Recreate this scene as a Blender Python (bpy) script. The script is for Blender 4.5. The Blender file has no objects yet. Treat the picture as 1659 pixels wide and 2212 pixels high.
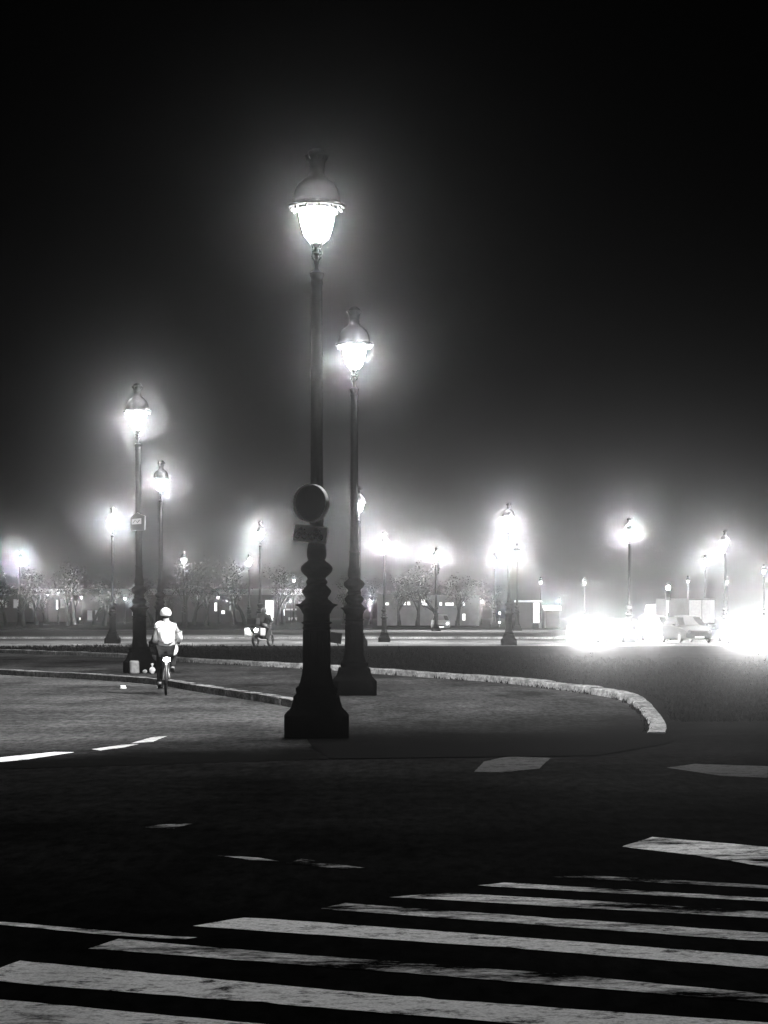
import bpy, bmesh, math, random
from mathutils import Vector, Matrix
R = math.radians
PI = math.pi
rnd = random.Random(7)
sc = bpy.context.scene
COL = sc.collection
F, CX, HY, CH = 4400.0, 829.5, 1325.0, 1.6      # focal length in picture units, picture centre, horizon, eye height


def ground(x, y, z=0.0):
    """the point of the level z that the survey sketch shows at x, y"""
    Y = (CH - z) * F / (y - HY)
    return Vector(((x - CX) / F * Y, Y, z))


def side(x, Y):
    return (x - CX) / F * Y


def smooth(a, b, v):
    t = max(0.0, min(1.0, (v - a) / (b - a)))
    return t * t * (3 - 2 * t)


# ------------------------------------------------------------------ materials
def nodes_of(name):
    m = bpy.data.materials.new(name)
    m.use_nodes = True
    nt = m.node_tree
    return m, nt, nt.nodes['Principled BSDF']


def noise(nt, scale, detail=4.0, rough=0.6, stretch=(1, 1, 1), coord='Object', rot=0.0):
    tc = nt.nodes.new('ShaderNodeTexCoord')
    mp = nt.nodes.new('ShaderNodeMapping')
    mp.inputs['Scale'].default_value = stretch
    mp.inputs['Rotation'].default_value = (0, 0, rot)
    nt.links.new(tc.outputs[coord], mp.inputs['Vector'])
    n = nt.nodes.new('ShaderNodeTexNoise')
    n.inputs['Scale'].default_value = scale
    n.inputs['Detail'].default_value = detail
    n.inputs['Roughness'].default_value = rough
    nt.links.new(mp.outputs['Vector'], n.inputs['Vector'])
    return n.outputs['Fac']


def ramp(nt, fac, stops):
    r = nt.nodes.new('ShaderNodeValToRGB')
    el = r.color_ramp.elements
    while len(el) < len(stops):
        el.new(0.5)
    for e, (p, v) in zip(el, stops):
        e.position = p
        e.color = (v, v, v, 1)
    nt.links.new(fac, r.inputs['Fac'])
    return r.outputs['Color']


def mul(nt, a, b, mode='MULTIPLY', fac=1.0):
    m = nt.nodes.new('ShaderNodeMix')
    m.data_type = 'RGBA'
    m.blend_type = mode
    m.inputs[0].default_value = fac
    nt.links.new(a, m.inputs[6])
    nt.links.new(b, m.inputs[7])
    return m.outputs[2]


def bump(nt, b, fac, strength=0.3, dist=0.01):
    n = nt.nodes.new('ShaderNodeBump')
    n.inputs['Strength'].default_value = strength
    n.inputs['Distance'].default_value = dist
    nt.links.new(fac, n.inputs['Height'])
    nt.links.new(n.outputs['Normal'], b.inputs['Normal'])


def plain(name, v, rough=0.6, metal=0.0, spec=0.5, var=0.25, scale=6.0, bmp=0.0):
    m, nt, b = nodes_of(name)
    c = ramp(nt, noise(nt, scale), [(0.3, v * (1 - var)), (0.7, min(1, v * (1 + var)))])
    nt.links.new(c, b.inputs['Base Color'])
    b.inputs['Roughness'].default_value = rough
    b.inputs['Metallic'].default_value = metal
    b.inputs['Specular IOR Level'].default_value = spec
    if bmp:
        bump(nt, b, noise(nt, scale * 4), bmp)
    return m


def surface(name, lo, hi, rough=0.85, spec=0.15, big=0.25, fine=60.0, stretch=(1, 1, 1), bmp=0.4, patch=None, light_fade=None):
    """ground material: broad stains times fine aggregate"""
    m, nt, b = nodes_of(name)
    c1 = ramp(nt, noise(nt, big, 5, 0.65, stretch), [(0.32, lo), (0.68, hi)])
    f = noise(nt, fine, 4, 0.75, (1, 0.35, 1))
    c2 = ramp(nt, f, [(0.3, 0.4), (0.7, 1.6 if hi < 0.6 else 1.0)])
    c = mul(nt, c1, c2)
    if patch:
        c3 = ramp(nt, noise(nt, patch, 6, 0.7, (1, 0.35, 1)), [(0.36, 0.4), (0.48, 0.85), (0.58, 1.0), (0.68, 1.6)])
        c = mul(nt, c, c3)
    if light_fade:
        # painted falloff of the lamplight: colour fades to near-black towards viewer and right
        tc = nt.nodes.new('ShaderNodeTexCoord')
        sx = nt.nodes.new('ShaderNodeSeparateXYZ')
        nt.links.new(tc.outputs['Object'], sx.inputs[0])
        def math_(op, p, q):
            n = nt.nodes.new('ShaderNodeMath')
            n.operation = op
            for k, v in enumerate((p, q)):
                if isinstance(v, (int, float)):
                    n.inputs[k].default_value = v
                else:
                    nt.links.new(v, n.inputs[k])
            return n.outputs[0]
        d = math_('ADD', sx.outputs['Y'], math_('MULTIPLY', sx.outputs['X'], -light_fade[2]))
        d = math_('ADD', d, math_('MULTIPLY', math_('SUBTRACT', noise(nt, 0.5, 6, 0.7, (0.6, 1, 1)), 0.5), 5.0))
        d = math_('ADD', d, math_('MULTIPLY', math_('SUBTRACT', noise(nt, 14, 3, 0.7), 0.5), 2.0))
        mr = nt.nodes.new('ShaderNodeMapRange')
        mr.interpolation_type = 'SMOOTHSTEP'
        mr.inputs['From Min'].default_value, mr.inputs['From Max'].default_value = light_fade[0], light_fade[1]
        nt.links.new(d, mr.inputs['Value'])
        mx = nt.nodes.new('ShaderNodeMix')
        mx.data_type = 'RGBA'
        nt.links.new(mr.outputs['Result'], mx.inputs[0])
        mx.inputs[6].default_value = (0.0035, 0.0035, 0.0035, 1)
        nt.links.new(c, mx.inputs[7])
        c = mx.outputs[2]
    nt.links.new(c, b.inputs['Base Color'])
    b.inputs['Roughness'].default_value = rough
    b.inputs['Specular IOR Level'].default_value = spec
    bump(nt, b, f, bmp, 0.006)
    return m


def paint(name, keep, v=0.7, stretch=(0.5, 4, 1), asphalt=0.004):
    """road paint worn through to the asphalt; keep = share of paint left"""
    m, nt, b = nodes_of(name)
    n1 = noise(nt, 0.9, 10, 0.78, stretch, 'Object', -0.1)
    n3 = noise(nt, 5.0, 9, 0.78, (0.8, 1.0, 1), 'Object', -0.1)
    n2 = noise(nt, 60, 3, 0.7)
    t = 1 - keep
    mask = ramp(nt, n1, [(max(0, t - 0.05), 0.0), (min(1, t + 0.07), 1.0)])
    chips = ramp(nt, n3, [(0.37, 0.06), (0.46, 1.0)])
    grain = ramp(nt, n2, [(0.3, 0.65), (0.6, 1.0)])
    mid = ramp(nt, noise(nt, 17, 6, 0.75, (0.7, 1, 1), 'Object', 0.3), [(0.34, 0.35), (0.48, 1.0)])
    c = mul(nt, mul(nt, mul(nt, mask, chips), mid), grain)
    mx = nt.nodes.new('ShaderNodeMix')
    mx.data_type = 'RGBA'
    nt.links.new(c, mx.inputs[0])
    mx.inputs[6].default_value = (asphalt, asphalt, asphalt, 1)
    mx.inputs[7].default_value = (v, v, v, 1)
    nt.links.new(mx.outputs[2], b.inputs['Base Color'])
    b.inputs['Roughness'].default_value = 0.8
    b.inputs['Specular IOR Level'].default_value = 0.0
    bump(nt, b, n2, 0.3, 0.004)
    return m


def glow(name, strength, front=True):
    m = bpy.data.materials.new(name)
    m.use_nodes = True
    nt = m.node_tree
    nt.nodes.clear()
    e = nt.nodes.new('ShaderNodeEmission')
    e.inputs['Color'].default_value = (1, 1, 1, 1)
    e.inputs['Strength'].default_value = strength
    o = nt.nodes.new('ShaderNodeOutputMaterial')
    nt.links.new(e.outputs[0], o.inputs['Surface'])
    m.cycles.emission_sampling = 'FRONT' if front else 'NONE'
    return m


def lit_glass(name, strength):
    """clear glass in front of a burning lamp: lets the light through and glows itself"""
    m = glow(name, strength, False)
    m.cycles.emission_sampling = 'NONE'
    nt = m.node_tree
    a, t = nt.nodes.new('ShaderNodeAddShader'), nt.nodes.new('ShaderNodeBsdfTransparent')
    e, o = nt.nodes['Emission'], nt.nodes['Material Output']
    nt.links.new(e.outputs[0], a.inputs[0])
    nt.links.new(t.outputs[0], a.inputs[1])
    nt.links.new(a.outputs[0], o.inputs['Surface'])
    return m


LAMP = 7000.0
POWER = dict(lamp_d=0.8, low=1.5, lown=2.4)
HEAD = 30000.0
AIR_D, AIR_G, AIR_D2, AIR_G2 = 0.000065, 0.99, 0.000015, 0.94
M = dict(
    iron=plain('cast_iron_paint', 0.003, 0.7, 0.0, 0.0, 0.3, 14, 0.15),
    copper=plain('lantern_copper', 0.014, 0.45, 0.3, 0.4, 0.35, 10, 0.1),
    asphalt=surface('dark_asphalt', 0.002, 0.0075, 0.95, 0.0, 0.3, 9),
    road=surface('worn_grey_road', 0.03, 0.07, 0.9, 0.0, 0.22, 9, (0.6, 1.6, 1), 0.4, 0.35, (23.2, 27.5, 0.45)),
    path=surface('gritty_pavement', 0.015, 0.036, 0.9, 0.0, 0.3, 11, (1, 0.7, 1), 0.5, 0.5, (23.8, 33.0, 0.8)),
    farpave=surface('far_pavement', 0.03, 0.055, 0.9, 0.0, 0.1, 20),
    kerb=surface('granite_kerb', 0.055, 0.17, 0.9, 0.0, 1.2, 14, (1, 1, 1), 0.5),
    lawn=surface('lawn_soil', 0.002, 0.006, 1.0, 0.0, 0.5, 30, (1, 1, 1), 0.8),
    blade=plain('grass_blade', 0.005, 1.0, 0, 0.0, 0.5, 3),
    paint_good=paint('zebra_paint', 0.66, 0.88, (1.0, 1.2, 1)),
    paint_worn=paint('worn_zebra_paint', 0.52, 0.85, (0.7, 1.7, 1)),
    paint_faint=paint('faint_zebra_paint', 0.47, 0.5, (0.9, 1.6, 1)),
    paint_road=paint('lane_paint', 0.57, 0.6, (0.6, 0.6, 1), 0.06),
    paint_dim=paint('dim_old_paint', 0.62, 0.045, (1.2, 1, 1)),
    paint_ghost=paint('ghost_line_paint', 0.56, 0.075, (1, 1, 1), 0.05),
    black=plain('dull_black', 0.005, 0.7, 0, 0.05),
    dark=plain('dark_paint', 0.03, 0.4, 0, 0.5),
    rubber=plain('tyre_rubber', 0.015, 0.85, 0, 0.2),
    chrome=plain('bright_metal', 0.55, 0.25, 0.9, 0.5, 0.1),
    white=plain('white_enamel', 0.75, 0.5, 0, 0.4, 0.06),
    grey=plain('grey_enamel', 0.3, 0.5, 0, 0.4, 0.15),
    silver=plain('silver_car_paint', 0.1, 0.35, 0.4, 0.5, 0.08),
    glass=plain('tinted_glass', 0.01, 0.08, 0, 0.6, 0.1),
    skin=plain('skin', 0.22, 0.6, 0, 0.3, 0.1),
    jacket=plain('white_jacket_cloth', 0.88, 0.8, 0, 0.2, 0.08, 14, 0.3),
    trouser=plain('dark_trouser_cloth', 0.014, 0.9, 0, 0.1, 0.4, 10, 0.3),
    bark=plain('plane_tree_bark', 0.008, 0.95, 0, 0.0, 0.5, 2.5, 0.5),
    leaf=plain('dry_leaf', 0.004, 0.9, 0, 0.0, 0.5, 1.5),
    wall=plain('dark_pavilion_wall', 0.012, 0.8, 0, 0.2, 0.3, 0.8),
    render=plain('pavilion_render', 0.07, 0.9, 0, 0.1, 0.3, 0.6),
    stone=plain('pale_concrete', 0.3, 0.9, 0, 0.2, 0.3, 12, 0.4),
    lamp_glass=lit_glass('lit_lantern_glass', 1.6),
    head=lit_glass('headlight_lens', 30.0),
    head_soft=lit_glass('dim_headlight_lens', 6.0),
    signal=glow('signal_lens', 120.0, False),
    tail=glow('rear_light_lens', 60.0, False),
    window=glow('lit_window_pane', 0.2, False),
    panel=glow('backlit_panel', 1.6, False),
)


# ------------------------------------------------------------------ mesh helpers
class MB:
    def __init__(s):
        s.v, s.f, s.mi = [], [], []

    def add(s, vs, fs, mi=0):
        k = len(s.v)
        s.v += [tuple(v) for v in vs]
        s.f += [tuple(i + k for i in f) for f in fs]
        s.mi += [mi] * len(fs)
        return s

    def box(s, x0, x1, y0, y1, z0, z1, mat=None, mi=0):
        vs = [Vector((x, y, z)) for z in (z0, z1) for x, y in ((x0, y0), (x1, y0), (x1, y1), (x0, y1))]
        if mat is not None:
            vs = [mat @ v for v in vs]
        return s.add(vs, [(3, 2, 1, 0), (4, 5, 6, 7), (0, 1, 5, 4), (1, 2, 6, 5), (2, 3, 7, 6), (3, 0, 4, 7)], mi)

    def lathe(s, prof, n=24, c=(0, 0), power=None, ang=0.0, caps=True, mi=0):
        """prof: (radius, z) from the bottom up; power 0..1 squares the section"""
        vs, fs = [], []
        for j, p in enumerate(prof):
            r, z = p[0], p[1]
            q = p[2] if len(p) > 2 else 0.0
            for i in range(n):
                a = 2 * PI * i / n + ang
                ca, sa = math.cos(a), math.sin(a)
                k = 1.0
                if q:
                    k = 1 + q * (min(1.30, 1 / max(abs(ca), abs(sa))) - 1)
                vs.append((c[0] + r * k * ca, c[1] + r * k * sa, z))
        for j in range(len(prof) - 1):
            for i in range(n):
                a, b = j * n + i, j * n + (i + 1) % n
                fs.append((a, b, b + n, a + n))
        if caps:
            fs.append(tuple(range(n - 1, -1, -1)))
            o = (len(prof) - 1) * n
            fs.append(tuple(range(o, o + n)))
        return s.add(vs, fs, mi)

    def tube(s, pts, rad, n=8, mi=0, caps=True):
        pts = [Vector(p) for p in pts]
        if not isinstance(rad, (list, tuple)):
            rad = [rad] * len(pts)
        vs, fs = [], []
        for j, p in enumerate(pts):
            d = (pts[min(j + 1, len(pts) - 1)] - pts[max(j - 1, 0)])
            if d.length < 1e-9:
                d = Vector((0, 0, 1))
            q = d.to_track_quat('Z', 'Y')
            for i in range(n):
                a = 2 * PI * i / n
                vs.append(p + q @ Vector((rad[j] * math.cos(a), rad[j] * math.sin(a), 0)))
        for j in range(len(pts) - 1):
            for i in range(n):
                a, b = j * n + i, j * n + (i + 1) % n
                fs.append((a, b, b + n, a + n))
        if caps:
            fs.append(tuple(range(n - 1, -1, -1)))
            o = (len(pts) - 1) * n
            fs.append(tuple(range(o, o + n)))
        return s.add(vs, fs, mi)

    def ring(s, c, axis, r, t, n=28, m=8, mi=0):
        q = Vector(axis).to_track_quat('Z', 'Y')
        vs, fs = [], []
        for i in range(n):
            a = 2 * PI * i / n
            for k in range(m):
                b = 2 * PI * k / m
                rr = r + t * math.cos(b)
                vs.append(Vector(c) + q @ Vector((rr * math.cos(a), rr * math.sin(a), t * math.sin(b))))
        for i in range(n):
            for k in range(m):
                fs.append((i * m + k, ((i + 1) % n) * m + k, ((i + 1) % n) * m + (k + 1) % m, i * m + (k + 1) % m))
        return s.add(vs, fs, mi)

    def disc(s, c, axis, r, depth, n=24, mi=0):
        q = Vector(axis).to_track_quat('Z', 'Y')
        vs = [Vector(c) + q @ Vector((r * math.cos(2 * PI * i / n), r * math.sin(2 * PI * i / n), z))
              for z in (0, depth) for i in range(n)]
        fs = [(i, (i + 1) % n, n + (i + 1) % n, n + i) for i in range(n)]
        fs += [tuple(range(n - 1, -1, -1)), tuple(range(n, 2 * n))]
        return s.add(vs, fs, mi)

    def ball(s, c, rx, ry, rz, n=16, m=10, mi=0, mat=None):
        vs, fs = [], []
        for j in range(m + 1):
            t = PI * j / m
            for i in range(n):
                a = 2 * PI * i / n
                v = Vector((rx * math.sin(t) * math.cos(a), ry * math.sin(t) * math.sin(a), -rz * math.cos(t)))
                if mat is not None:
                    v = mat @ v
                vs.append(Vector(c) + v)
        for j in range(m):
            for i in range(n):
                a, b = j * n + i, j * n + (i + 1) % n
                fs.append((a, b, b + n, a + n))
        return s.add(vs, fs, mi)

    def prism(s, pts, h0, h1, plane='XY', mi=0):
        """polygon pts (2D, counter-clockwise) pulled from h0 to h1"""
        n = len(pts)
        def put(p, h):
            if plane == 'XY':
                return (p[0], p[1], h)
            if plane == 'XZ':
                return (p[0], h, p[1])
            return (h, p[0], p[1])
        vs = [put(p, h0) for p in pts] + [put(p, h1) for p in pts]
        fs = [(i, (i + 1) % n, n + (i + 1) % n, n + i) for i in range(n)]
        fs += [tuple(range(n - 1, -1, -1)), tuple(range(n, 2 * n))]
        return s.add(vs, fs, mi)

    def mesh(s, name, mats, shade=True, weld=True):
        me = bpy.data.meshes.new(name)
        me.from_pydata(s.v, [], s.f)
        for m in (mats if isinstance(mats, (list, tuple)) else [mats]):
            me.materials.append(m)
        for p, i in zip(me.polygons, s.mi):
            p.material_index = i
        if weld:
            bm = bmesh.new()
            bm.from_mesh(me)
            bmesh.ops.remove_doubles(bm, verts=bm.verts, dist=1e-5)
            bmesh.ops.recalc_face_normals(bm, faces=bm.faces)
            bm.to_mesh(me)
            bm.free()
        if shade:
            me.shade_smooth()
            me.set_sharp_from_angle(angle=R(38))
        return me

    def build(s, name, mats, parent=None, loc=(0, 0, 0), rot=(0, 0, 0), bevel=0.0, shade=True, weld=True):
        o = bpy.data.objects.new(name, s.mesh(name, mats, shade, weld))
        COL.objects.link(o)
        o.parent = parent
        o.location = loc
        o.rotation_euler = rot
        if bevel:
            b = o.modifiers.new('edge', 'BEVEL')
            b.width = bevel
            b.segments = 2
            b.limit_method = 'ANGLE'
        return o


def tag(o, label, cat, group=None):
    o['label'] = label
    o['category'] = cat
    if group:
        o['group'] = group
    return o


def setting(o, kind='structure'):
    o['kind'] = kind
    return o


def thing(name, label, cat, loc=(0, 0, 0), rz=0.0, group=None):
    o = bpy.data.objects.new(name, None)
    o.empty_display_size = 0.2
    COL.objects.link(o)
    o.location = loc
    o.rotation_euler = (0, 0, rz)
    return tag(o, label, cat, group)


def dup(root, label=None, loc=None, rz=None, scale=None):
    def rec(o, par):
        c = o.copy()
        COL.objects.link(c)
        c.parent = par
        for ch in o.children:
            rec(ch, c)
        return c
    c = rec(root, None)
    if label:
        c['label'] = label
    if loc is not None:
        c.location = loc
    if rz is not None:
        c.rotation_euler = (0, 0, rz)
    if scale is not None:
        c.scale = (scale, scale, scale)
    return c


def child(o, stem):
    return [c for c in o.children_recursive if c.name.split('.')[0] == stem]


def skinned(verts, edges, radii, name, mat, parent, sub=2, root=0):
    me = bpy.data.meshes.new('tmp_skin')
    me.from_pydata([tuple(v) for v in verts], edges, [])
    o = bpy.data.objects.new('tmp_skin', me)
    COL.objects.link(o)
    o.modifiers.new('skin', 'SKIN').use_smooth_shade = True
    sv = me.skin_vertices[0].data
    for i, r in enumerate(radii):
        sv[i].radius = r if isinstance(r, tuple) else (r, r)
        sv[i].use_root = (i == root)
    o.modifiers.new('sub', 'SUBSURF').levels = sub
    o.modifiers['sub'].render_levels = sub
    dg = bpy.context.evaluated_depsgraph_get()
    out = bpy.data.meshes.new_from_object(o.evaluated_get(dg))
    bpy.data.objects.remove(o)
    out.name = name
    out.materials.clear()
    out.materials.append(mat)
    out.shade_smooth()
    n = bpy.data.objects.new(name, out)
    COL.objects.link(n)
    n.parent = parent
    return n


# ------------------------------------------------------------------ the ground
def island_z(Y):
    return 0.012 + 0.118 * smooth(27.5, 35, Y)


def sheet(name, pts, z, mat):
    b = MB()
    b.add([(p[0], p[1], z) for p in pts], [tuple(range(len(pts)))])
    return setting(b.build(name, mat, shade=False))


big = MB()
big.add([(-420, -30, 0), (420, -30, 0), (420, 640, 0), (-420, 640, 0)], [(0, 1, 2, 3)])
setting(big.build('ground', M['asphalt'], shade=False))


def catmull(pts, n=8):
    out = []
    for i in range(len(pts) - 1):
        p0, p1, p2, p3 = pts[max(i - 1, 0)], pts[i], pts[i + 1], pts[min(i + 2, len(pts) - 1)]
        for k in range(n):
            t = k / n
            out.append(tuple(0.5 * ((2 * p1[d]) + (-p0[d] + p2[d]) * t + (2 * p0[d] - 5 * p1[d] + 4 * p2[d] - p3[d]) * t * t
                                    + (-p0[d] + 3 * p1[d] - 3 * p2[d] + p3[d]) * t ** 3) for d in range(2)))
    out.append(tuple(pts[-1][:2]))
    return out


# outer kerb of the island (its left edge), far end first
OK_PX = [(-160, 1440), (0, 1447), (70, 1450.5), (200, 1457), (333, 1467), (420, 1480), (540, 1501), (610, 1517)]
outer = [ground(x, y, 0.13) for x, y in OK_PX]
outer = [p for p in outer if p.y > 37] + [Vector((-1.60, 34.6, 0)), Vector((-1.32, 31.5, 0)), Vector((-1.14, 28.6, 0)), Vector((-1.02, 26.6, 0))]
outer = catmull(outer, 8)
outer_kerb = list(outer)
outer += [(-0.95, 25.4), (-0.85, 24.2), (-0.6, 22.4)]
# kerb of the lawn (right edge of the island pavement), far end first
LK_PX = [(-60, 1408), (72, 1413), (250, 1420), (400, 1430), (560, 1439), (700, 1447), (830, 1457), (1000, 1469), (1100, 1477),
         (1250, 1496), (1340, 1513), (1383, 1533), (1402, 1551), (1396, 1566)]
lawnk = [ground(x, y, 0.13 if y < 1500 else 0.12) for x, y in LK_PX]
lawnk = catmull(lawnk, 8)

# left roadway and the roads beyond, one lighter worn sheet
left_road = [(-60, 24.0), (-12, 20.6), (-4.6, 20.6), (-0.62, 22.3), (-0.9, 24.3), (-0.6, 26), (0, 50), (-9, 90), (-9, 100), (300, 100), (300, 128), (-300, 128), (-300, 40)]
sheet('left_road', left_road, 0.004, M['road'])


def resample(line, n):
    L = [0.0]
    for a, b in zip(line, line[1:]):
        L.append(L[-1] + math.hypot(b[0] - a[0], b[1] - a[1]))
    out = []
    j = 0
    for i in range(n):
        t = L[-1] * i / (n - 1)
        while j < len(L) - 2 and L[j + 1] < t:
            j += 1
        k = (t - L[j]) / max(1e-9, L[j + 1] - L[j])
        out.append((line[j][0] + (line[j + 1][0] - line[j][0]) * k, line[j][1] + (line[j + 1][1] - line[j][1]) * k))
    return out


# island pavement: quads between the two kerbs, sloping to the road at its nose
nose = [(-0.95, 24.1), (0.3, 23.9), (1.7, 24.5), (2.9, 26.2), (3.55, 28.2)]
N = 90
A = resample(outer, N)
B = resample(lawnk + [(3.9, 28.2), (3.6, 25.2), (2.4, 22.8), (-0.55, 22.3)], N)
pm = MB()
KX = 8
vs, fs = [], []
for i in range(N):
    for k in range(KX):
        t = k / (KX - 1)
        x, y = A[i][0] * (1 - t) + B[i][0] * t, A[i][1] * (1 - t) + B[i][1] * t
        vs.append((x, y, island_z(y)))
for i in range(N - 1):
    for k in range(KX - 1):
        a = i * KX + k
        fs.append((a, a + 1, a + KX + 1, a + KX))
pm.add(vs, fs)
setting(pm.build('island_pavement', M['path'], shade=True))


def strip(line, w, z0, z1, jag, stone=1.0):
    """a kerb of separate stones: faces on the line, tops of width w to its right, open joints between them"""
    b = MB()
    r = random.Random(3)
    L = [0.0]
    for p, q in zip(line, line[1:]):
        L.append(L[-1] + math.hypot(q[0] - p[0], q[1] - p[1]))
    def at(d):
        d = max(0, min(L[-1] - 1e-6, d))
        j = next(i for i in range(len(L) - 1) if L[i + 1] > d)
        k = (d - L[j]) / max(1e-9, L[j + 1] - L[j])
        p, q = Vector(line[j][:2]), Vector(line[j + 1][:2])
        t = (q - p).normalized()
        return p.lerp(q, k), Vector((-t.y, t.x))
    d = 0.0
    while d < L[-1] - 0.2:
        ln = min(stone * r.uniform(.85, 1.15), L[-1] - d)
        jz, jn = r.uniform(-jag, jag), r.uniform(-jag, jag)
        vs, fs = [], []
        for i in range(4):
            p, q = at(d + 0.011 + (ln - 0.022) * i / 3)
            p = p + q * jn
            zb = z1(p.y) + jz + r.uniform(-.003, .003)
            if i in (0, 3):
                zb -= 0.006
            p2, p3 = p + q * 0.022, p + q * w
            vs += [(p.x, p.y, z0), (p.x, p.y, zb - 0.02), (p2.x, p2.y, zb), (p3.x, p3.y, zb), (p3.x, p3.y, z0)]
        for i in range(3):
            for k in range(4):
                a = i * 5 + k
                fs.append((a, a + 1, a + 6, a + 5))
        fs += [(0, 1, 2, 3, 4), (19, 18, 17, 16, 15)]
        b.add(vs, fs)
        d += ln
    return b


k1 = resample(outer_kerb, 150)
setting(strip(k1, 0.26, -0.02, lambda y: island_z(y) + 0.008, 0.006).build('road_kerb', M['kerb']))
k2 = resample(lawnk, 170)
setting(strip(k2, 0.24, -0.02, lambda y: island_z(y) + 0.02 + 0.11 * smooth(29.0, 36, y), 0.009).build('lawn_kerb', M['kerb']))

# the lawn: raised a little behind its kerb, one sheet with soft relief
near_edge = [(4.15, 29.0), (7, 27.6), (14, 27.8), (24, 31), (46, 42)]
lw = MB()
Ln = resample([(x + 0.25, y) for x, y in lawnk] , 70)
vs, fs = [], []
KX = 14
for i, (x, y) in enumerate(Ln):
    # each row runs from the kerb out to the far right
    far_x = 62
    y2 = y if y > 45 else 45 - (45 - y) * 0.75
    for k in range(KX):
        t = (k / (KX - 1)) ** 1.6
        xx = x + (far_x - x) * t
        yy = y + (y2 - y) * t
        vs.append((xx, yy, island_z(y) + 0.02 + 0.115 * smooth(29.0, 36, y) + 0.07 * math.sin(min(1, (xx - x) / 8) * PI / 2) * smooth(0, 1, (xx - x) / 3)))
for i in range(len(Ln) - 1):
    for k in range(KX - 1):
        a = i * KX + k
        fs.append((a, a + 1, a + KX + 1, a + KX))
lw.add(vs, fs)
# front bank of the lawn going down to the road on the right
row = vs[(len(Ln) - 1) * KX:]
bank = [(p[0], p[1] - 0.25, -0.01) for p in row]
lw.add(row + bank, [(i, i + 1, KX + i + 1, KX + i) for i in range(KX - 1)])
setting(lw.build('lawn', M['lawn']))


def lawn_h(x, y):
    # nearest kerb sample with this y
    best = min(Ln, key=lambda p: abs(p[1] - y))
    if x < best[0]:
        return None
    d = x - best[0]
    return island_z(best[1]) + 0.02 + 0.115 * smooth(29.0, 36, best[1]) + 0.07 * math.sin(min(1, d / 8) * PI / 2) * smooth(0, 1, d / 3)


gb = MB()
r = random.Random(11)
cnt = 0
def tuft(x, y, z, h, n=4):
    for _ in range(n):
        a = r.uniform(0, 2 * PI)
        w = r.uniform(0.006, 0.014) + h * 0.05
        dx, dy = math.cos(a) * w, math.sin(a) * w
        lx, ly = r.gauss(0, 0.35) * h, r.gauss(0, 0.35) * h
        ox, oy = x + r.gauss(0, 0.03), y + r.gauss(0, 0.03)
        gb.add([(ox - dx, oy - dy, z - 0.02), (ox + dx, oy + dy, z - 0.02), (ox + lx, oy + ly, z + h * r.uniform(0.6, 1.2))], [(0, 1, 2)])
for _ in range(7000):
    y = 29.2 + 52 * r.random() ** 1.7
    best = min(Ln, key=lambda p: abs(p[1] - y))
    x = best[0] + 0.1 + abs(r.gauss(0, 5.0))
    z = lawn_h(x, y)
    if z is None:
        continue
    tuft(x, y, z, r.uniform(0.04, 0.11), 4)
# weeds in the joint at the foot of the lawn kerb
for i, (x, y) in enumerate(resample(lawnk, 600)):
    if y < 62 and r.random() < (0.75 if math.sin(i * 0.21) + math.sin(i * 0.083) > 0.3 else 0.2):
        tuft(x - 0.03, y, island_z(y), r.uniform(0.03, 0.09), 6)
setting(gb.build('grass', M['blade'], shade=False, weld=False), 'stuff')

# pavement across the far road, with its kerb, and the planted strip behind
fp = MB()
fp.box(-300, 300, 128.25, 185, -0.01, 0.12)
setting(fp.build('far_pavement', M['farpave'], shade=False))
fk = MB()
x = -300.0
while x < 300:
    fk.box(x + 0.01, x + 1.49, 128, 128.25, -0.01, 0.127 + rnd.uniform(-0.006, 0.006))
    x += 1.5
setting(fk.build('far_kerb', M['kerb'], shade=False))
ts = MB()
ts.box(-300, 300, 185, 420, -0.01, 0.2)
setting(ts.build('tree_ground', M['lawn'], shade=False))


# ------------------------------------------------------------------ road markings
wr_ = random.Random(5)
def poly_px(b, pts, mi=0, z=0.004):
    P = [ground(x, y, z) + (Vector((2.8, -1.35, 0)) if x >= 2000 or (x >= 1300 and y > 2250) else Vector()) for x, y in pts]
    out = []
    for p, q in zip(P, P[1:] + P[:1]):
        n = max(1, int((q - p).length / 0.09))
        for i in range(n):
            v = p.lerp(q, i / n)
            j = 0.005 if i else 0.015
            out.append(v + Vector((wr_.uniform(-j, j), wr_.uniform(-j, j) * 1.3, 0)))
    b.add(out, [tuple(range(len(out)))], mi)


Y0 = 1725.0
zb = MB()
def stripe(pts, mi):
    poly_px(zb, [(x, Y0 + y) for x, y in pts], mi)
stripe([(-220, 412), (0, 433), (560, 487), (1300, 560), (1300, 640), (560, 560), (0, 500), (-220, 470)], 0)
stripe([(-60, 390), (40, 350), (400, 384), (900, 430), (1659, 484), (2000, 512), (2000, 570), (1659, 535), (1150, 489), (560, 440), (0, 396)], 0)
stripe([(190, 323), (262, 303), (560, 330), (1200, 378), (1659, 422), (2000, 455), (2000, 473), (1659, 441), (1000, 386), (560, 352)], 1)
stripe([(418, 275), (530, 256), (1000, 290), (1659, 340), (2000, 366), (2000, 394), (1659, 368), (1100, 322), (700, 295)], 0)
stripe([(690, 238), (745, 226), (1200, 258), (1659, 290), (2000, 312), (2000, 332), (1659, 309), (1100, 268)], 1)
stripe([(845, 212), (960, 203), (1300, 222), (1659, 244), (2000, 264), (2000, 278), (1659, 258), (1200, 233)], 1)
stripe([(1030, 188), (1090, 181), (1659, 215), (2000, 235), (2000, 243), (1659, 222)], 1)
stripe([(1195, 169), (1240, 164), (1659, 187), (2000, 205), (2000, 212), (1659, 194)], 2)
setting(zb.build('zebra_crossing', [M['paint_good'], M['paint_worn'], M['paint_faint']], shade=False))

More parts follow.
